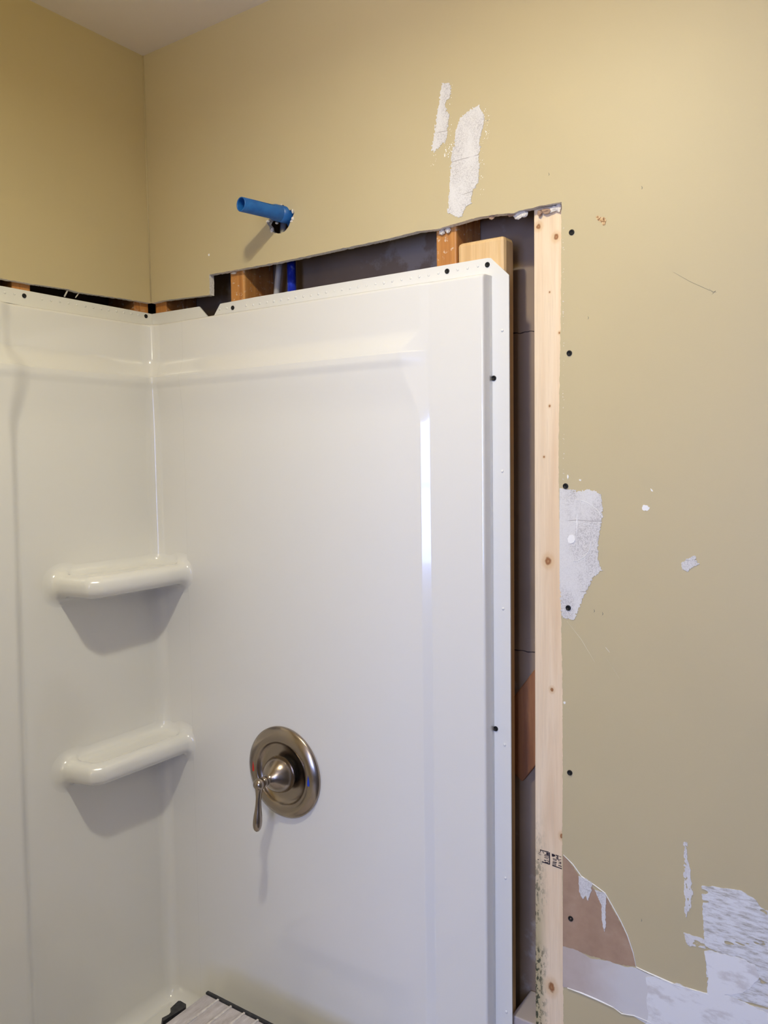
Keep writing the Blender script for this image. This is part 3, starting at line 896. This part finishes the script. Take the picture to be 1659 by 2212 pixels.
# ------------------------------------------------------------------ corner shelves (signed distance, surface nets)
def surface_nets(f, org, h):
    nx, ny, nzz = f.shape
    s = f < 0
    cs = s[:-1, :-1, :-1].astype(int)
    tot = np.zeros_like(cs)
    for a in (0, 1):
        for b in (0, 1):
            for c in (0, 1):
                tot += s[a:nx-1+a, b:ny-1+b, c:nzz-1+c]
    act = (tot > 0) & (tot < 8)
    ids = -np.ones(act.shape, int); cells = np.argwhere(act); ids[act] = np.arange(len(cells))
    acc = np.zeros((len(cells), 3)); cnt = np.zeros(len(cells))
    cor = [(0, 0, 0), (1, 0, 0), (0, 1, 0), (1, 1, 0), (0, 0, 1), (1, 0, 1), (0, 1, 1), (1, 1, 1)]
    for i in range(8):
        for j in range(i+1, 8):
            A, B = np.array(cor[i]), np.array(cor[j])
            if np.abs(A-B).sum() != 1: continue
            fa = f[tuple((cells+A).T)]; fb = f[tuple((cells+B).T)]
            m = (fa < 0) != (fb < 0)
            t = np.where(m, fa/(fa-fb+1e-20), 0)[:, None]
            acc += np.where(m[:, None], A+(B-A)*t, 0); cnt += m
    v = (cells+acc/cnt[:, None])*h+org
    faces = []
    for ax_ in range(3):
        a1, a2 = (ax_+1) % 3, (ax_+2) % 3
        sl0 = [slice(None)]*3; sl1 = [slice(None)]*3
        sl0[ax_] = slice(0, -1); sl1[ax_] = slice(1, None)
        ch = s[tuple(sl0)] != s[tuple(sl1)]
        e = np.argwhere(ch)
        ok = (e[:, a1] > 0) & (e[:, a2] > 0) & (e[:, a1] < f.shape[a1]-1) & (e[:, a2] < f.shape[a2]-1)
        e = e[ok]
        d1 = np.zeros(3, int); d1[a1] = 1; d2 = np.zeros(3, int); d2[a2] = 1
        q = [ids[tuple((e-d1-d2).T)], ids[tuple((e-d2).T)], ids[tuple(e.T)], ids[tuple((e-d1).T)]]
        inn = s[tuple(e.T)]
        Q = np.stack(q, 1)
        Q = np.where(inn[:, None], Q, Q[:, ::-1])
        faces.append(Q[(Q >= 0).all(1)])
    return v, np.concatenate(faces)

def shelf(zmid, poly, thick=.043, kk=.024):
    h = .0022
    x0, x1, y0, y1, za, zb = -.004, .185, -.345, .004, zmid-.060, zmid+.062
    X = np.arange(x0, x1, h); Y = np.arange(y0, y1, h); Zg = np.arange(za, zb, h)
    gx, gy = np.meshgrid(X, Y, indexing='ij')
    # 2D distance to rounded polygon
    def d2(poly, px_, py_, r):
        d = np.full(px_.shape, 1e9); ins = np.zeros(px_.shape, bool); n = len(poly); j = n-1
        for i in range(n):
            xi, yi = poly[i]; xj, yj = poly[j]; ex, ey = xj-xi, yj-yi
            t = np.clip(((px_-xi)*ex+(py_-yi)*ey)/(ex*ex+ey*ey), 0, 1)
            d = np.minimum(d, (px_-xi-ex*t)**2+(py_-yi-ey*t)**2)
            if yi != yj: ins ^= ((yi > py_) != (yj > py_)) & (px_ < (xj-xi)*(py_-yi)/(yj-yi)+xi)
            j = i
        return np.where(ins, -np.sqrt(d), np.sqrt(d))-r
    r2 = .020
    P2 = d2(poly, gx, gy, r2)
    P3 = P2[:, :, None]
    dz_ = (Zg-zmid)[None, None, :]
    re = .0195
    qx = P3+re; qz = np.abs(dz_)-thick/2+re
    body = np.minimum(np.maximum(qx, qz), 0)+np.sqrt(np.maximum(qx, 0)**2+np.maximum(qz, 0)**2)-re
    # shallow soap dish in the top
    dish_d = P3+.030
    dish = np.maximum(dish_d, -(dz_-(thick/2-.0034)))
    k2 = .011
    hh = np.clip(.5-.5*(body+dish)/k2, 0, 1)
    body = body*(1-hh)+(-dish)*hh+k2*hh*(1-hh)
    # wall surface distance (front of the panel at this height)
    Z2 = Zg
    dw = np.maximum(prof(Z2), 0)
    xi = R; d0 = dw[None, None, :]
    GX, GY = gx[:, :, None], gy[:, :, None]
    inside = (GX < R) & (GY > -R)
    wl_ = GX-d0; we_ = -GY-d0
    wc = (R-d0)-np.sqrt((R-GX)**2+(GY+R)**2)
    wall = np.where(inside, wc, np.minimum(wl_, we_))
    hh = np.clip(kk-np.abs(body-wall), 0, None)/kk
    un = np.minimum(body, wall)-hh*hh*kk*.25
    v, fq = surface_nets(un, np.array([x0, y0, za]), h)
    # drop what is just the panel itself
    vw = np.empty(len(v))
    dwv = prof(v[:, 2])
    ins = (v[:, 0] < R) & (v[:, 1] > -R)
    vw = np.where(ins, (R-dwv)-np.hypot(R-v[:, 0], v[:, 1]+R), np.minimum(v[:, 0]-dwv, -v[:, 1]-dwv))
    keep = vw > .00012
    fk = fq[keep[fq].any(1)]
    fk = fk[(np.abs(v[fk[:, 0], 2]-za) > .004) & (np.abs(v[fk[:, 0], 2]-zb) > .004)]
    used = np.unique(fk); rem = -np.ones(len(v), int); rem[used] = np.arange(len(used))
    # light smoothing
    vv = v[used]; ff = rem[fk]
    for _ in range(7):
        acc = np.zeros_like(vv); c = np.zeros(len(vv))
        for a in range(4):
            b = (a+1) % 4
            np.add.at(acc, ff[:, a], vv[ff[:, b]]); np.add.at(acc, ff[:, b], vv[ff[:, a]])
            np.add.at(c, ff[:, a], 1); np.add.at(c, ff[:, b], 1)
        vv = vv*.5+.5*acc/c[:, None]
    o = mesh('corner_shelf', vv.tolist(), ff.tolist(), M['gel'], None, True)
    bm = bmesh.new(); bm.from_mesh(o.data)
    bmesh.ops.recalc_face_normals(bm, faces=bm.faces)
    up = sum(f_.normal.z*f_.calc_area() for f_ in bm.faces if f_.calc_center_median().z > zmid+.012)
    if up < 0: bmesh.ops.reverse_faces(bm, faces=bm.faces)
    bm.to_mesh(o.data); bm.free()
    adopt(o, back_panel)
    return o
S1 = [(-.02, -.264), (.020, -.262), (.100, -.248), (.108, -.236), (.104, -.03), (.098, .03), (-.02, .03)]
S2 = [(-.02, -.262), (.020, -.260), (.082, -.246), (.091, -.233), (.096, -.03), (.092, .03), (-.02, .03)]
shelf(1.349, S1)
shelf(.984, S2)

# ------------------------------------------------------------------ bathtub
tub = empty('bathtub', (.4, -.77, 0))
tag(tub, 'glossy cream white bathtub, only its corner deck in view', 'bathtub')
def rr_loop(x0, x1, y0, y1, r, z, n=10):
    out = []
    for cx, cy, a0 in ((x1-r, y1-r, 0), (x0+r, y1-r, 90), (x0+r, y0+r, 180), (x1-r, y0+r, 270)):
        for i in range(n+1):
            a = math.radians(a0+90*i/n); out.append((cx+r*math.cos(a), cy+r*math.sin(a), z))
    return out
TX0, TX1, TY0, TY1 = .004, .80, -1.538, -.004
loops = [rr_loop(TX0, TX1, TY0, TY1, .004, 0.0), rr_loop(TX0, TX1, TY0, TY1, .004, ZB-.02), rr_loop(TX0, TX1, TY0, TY1, .006, ZB-.006), rr_loop(TX0+.004, TX1-.004, TY0+.004, TY1-.004, .008, ZB)]
ix0, ix1, iy0, iy1 = .085, .70, -1.42, -.105
for (dd, zz, rr) in ((-.012, .001, .14), (-.004, .0, .13), (.0, -.004, .125), (.008, -.014, .12), (.015, -.04, .12), (.03, -.20, .12), (.055, -.255, .12), (.10, -.275, .10), (.2, -.28, .06)):
    loops.append(rr_loop(ix0+dd, ix1-dd, iy0+dd, iy1-dd, rr, ZB+zz))
vs, fs = [], []
for lp_ in loops: vs += lp_
n = len(loops[0])
for i in range(len(loops)-1):
    for k_ in range(n):
        k2 = (k_+1) % n
        fs.append((i*n+k_, i*n+k2, (i+1)*n+k2, (i+1)*n+k_))
fs.append(tuple((len(loops)-1)*n+k_ for k_ in range(n)))
adopt(mesh('tub_shell', vs, fs, M['gel'], None, True), tub)

# ------------------------------------------------------------------ valve trim
vc = hit(613, 1668, 1, -.030)
VY = -(LOWD+.0024-.0022)
valve = empty('shower_valve', (vc.x, VY, vc.z))
tag(valve, 'round brushed nickel shower valve plate with a lever handle', 'shower valve')
out = Vector((0, -1, 0))
RV = .0895
esc = lathe('escutcheon', [(RV-.002, -.001), (RV, .001), (RV, .0045), (RV-.0012, .0065), (RV-.005, .0092), (RV-.010, .0120), (RV-.015, .0138), (RV-.020, .0142), (RV-.0265, .0136), (RV-.0280, .0124),
                     (RV-.0292, .0100), (RV-.032, .0066), (RV-.037, .0042), (.045, .0026), (.036, .0018), (.030, .0018), (.012, .006)], Vector((0, 0, 0)), out, M['nickel'], valve, 96, False)
lathe('knob_shade_ring', [(.0300, .001), (.0300, .012), (.020, .013)], Vector((0, 0, 0)), out, M['screw'], valve, 48)  # black ring stands in for the dark shade under the knob
kn = lathe('knob', [(.0300, .0105), (.0345, .0108), (.0354, .0125), (.0355, .015), (.0348, .019), (.0330, .0245), (.0298, .0305), (.0255, .0360), (.0205, .0410), (.0155, .0450), (.0115, .0480), (.0088, .0510), (.0080, .0540), (.0092, .0565), (.0100, .0590), (.0102, .061), (.0090, .063), (.0080, .066)], Vector((0, 0, 0)), out, M['nickel'], valve, 64)
hub = Vector((-.0, -.072, -.000))
lv = lathe('lever_hub', [(.001, -.011), (.0065, -.0098), (.0100, -.006), (.0112, 0), (.0100, .006), (.0065, .0098), (.001, .011)], hub, out, M['nickel'], valve, 32)
zs = [0.0, -.008, -.016, -.026, -.038, -.050, -.060, -.070, -.078, -.084, -.088, -.0905]
rs = [.0105, .0080, .0062, .0052, .0054, .0066, .0080, .0088, .0086, .0072, .0048, .0008]
tube('lever', [hub+Vector((-.000+(-.0004)*i, -.0006*i, z_)) for i, z_ in enumerate(zs)], rs, M['nickel'], valve, 24)
def inlay(name, ang, r, m):
    c = Vector((r*math.cos(ang), -.0141, r*math.sin(ang)))
    pts = [(-.0001, .0115), (.0018, .003), (.0027, -.005), (.0020, -.0092), (-.0020, -.0092), (-.0027, -.005), (-.0018, .003)]
    vs_ = [(c.x+a, c.y-.0002, c.z+b) for a, b in pts]+[(c.x+a, c.y+.0016, c.z+b) for a, b in pts]
    n_ = len(pts)
    mesh(name, vs_, [tuple(range(n_)), tuple(range(2*n_-1, n_-1, -1))]+[(i, (i+1) % n_, (i+1) % n_+n_, i+n_) for i in range(n_)], m, esc)
inlay('cold_mark', 0, .0705, M['blue'])
inlay('hot_mark', PI, .0705, M['red'])

# ------------------------------------------------------------------ screws
def screw_proto(r):
    vs_, fs_ = [], []
    n_ = 24
    prof_ = [(.0009, .0002), (.0022, .0010), (r*.72, .0016), (r*.92, .0014), (r, .0006), (r*.98, -.0004), (.0018, -.0040), (.0016, -.012)]
    for (rad, h) in prof_:
        for k_ in range(n_):
            a = 2*PI*k_/n_
            rr_ = rad
            if rad < r*.5 and h > 0: rr_ = rad*(1.25 if (k_ % 6 == 0) else .75)
            vs_.append((rr_*math.cos(a), -h, rr_*math.sin(a)))
    for i in range(len(prof_)-1):
        for k_ in range(n_):
            k2 = (k_+1) % n_
            fs_.append((i*n_+k_, i*n_+k2, (i+1)*n_+k2, (i+1)*n_+k_))
    fs_.append(tuple(range(n_)))
    fs_.append(tuple((len(prof_)-1)*n_+k_ for k_ in range(n_))[::-1])
    me = bpy.data.meshes.new('screw'); me.from_pydata(vs_, [], fs_); me.update()
    me.materials.append(M['screw'])
    return me
sme = screw_proto(.0043)
G1 = 'black screws down the cut drywall edge'
lab = ['top black screw right of the pale stud, level with its knots',
       'second black screw from the top right of the pale stud',
       'black screw just above the big white patch beside the pale stud',
       'black screw inside the lower tip of the white patch beside the pale stud',
       'lone black screw on bare paint right of the stud, below the white patch',
       'lowest black screw, set in the torn brown paper']
for (x, y), lb in zip(((1235, 502), (1230, 763), (1222, 1050), (1228, 1313), (1231, 1669), (1233, 1984)), lab):
    p = hit(x, y, 1, 0.0)
    o = bpy.data.objects.new('screw', sme); COL.objects.link(o); o.location = (p.x, -.0007 if y == 1050 or y == 1313 else -.0002, p.z)
    tag(o, lb, 'screw', G1)
G2 = 'black screws through the panel flange'
lab = ['black screw at the chamfered top right corner of the panel flange',
       'black screw in the top flange under the old orange stud',
       'black screw at the left end of the end panel flange, right of the notch',
       'upper black screw in the right vertical flange',
       'lower black screw in the right vertical flange']
for (x, y), lb in zip(((1053, 572), (966, 586), (503, 665), (1067, 817), (1071, 1574)), lab):
    p = hit(x, y, 1, -FLD)
    o = bpy.data.objects.new('screw', sme); COL.objects.link(o); o.location = (p.x, -FLD-.0002, p.z)
    tag(o, lb, 'screw', G2)
for (x, y), lb in zip(((52, 639), (315, 683)), ('black screw in the back panel flange near the left of the photo', 'black screw in the back panel flange just left of the room corner')):
    p = hit(x, y, 0, FLD)
    o = bpy.data.objects.new('screw', sme); COL.objects.link(o); o.location = (FLD+.0002, p.y, p.z); o.rotation_euler = (0, 0, PI/2)
    tag(o, lb, 'screw', G2)

# ------------------------------------------------------------------ work platform standing in the tub
PZ = .55
c0 = hit(447, 2143, 2, PZ)
px0, py1 = c0.x, c0.y
pw, pl = .32, .42
plat = empty('work_platform', (px0+pw/2, py1-pl/2, ZB-.28))
tag(plat, 'scuffed grey ribbed work platform with a black end, standing in the tub', 'platform')
adopt(box('platform_deck', px0, px0+pw, py1-pl, py1-.003, PZ-.030, PZ-.0015, M['platform'], None, .002), plat)
for i in range(9):
    x = px0+.034+i*.0345
    if x > px0+pw-.01: break
    adopt(box('deck_rib', x-.0022, x+.0022, py1-pl+.002, py1+.001, PZ-.003, PZ+.0005, M['ridge'], None, .0008), plat)
adopt(box('end_cap', px0-.001, px0+pw+.001, py1-.003, py1+.004, PZ-.032, PZ+.0012, M['black'], None, .0015), plat)
adopt(box('end_cap', px0-.001, px0+pw+.001, py1-pl-.004, py1-pl, PZ-.032, PZ+.0012, M['black'], None, .0015), plat)
# black latch on the left edge: a plate with a hook
la = Wxz([(0, 0)])
lt = [(402, 2170), (400, 2177), (352, 2207), (349, 2222), (347, 2222), (350, 2200), (365, 2192), (371, 2184), (368, 2179), (385, 2163), (390, 2163)]
lo_ = []
for (x, y) in lt:
    p = hit(x, y, 2, PZ-.004); lo_.append((min(p.x, px0+.004), p.y))
adopt(slab('latch', [lo_], lambda p, d: Vector((p[0], p[1], d)), PZ-.003, PZ-.022, [M['black']]*3), plat)
for sx_ in (0, 1):
    for sy_ in (0, 1):
        x = px0+.02 if sx_ == 0 else px0+pw-.02
        y = py1-.03 if sy_ else py1-pl+.03
        adopt(box('leg', x-.014, x+.014, y-.012, y+.012, ZB-.275, PZ-.030, M['platform'], None, .003), plat)
        adopt(box('foot', x-.017, x+.017, y-.015, y+.015, ZB-.28, ZB-.255, M['black'], None, .003), plat)
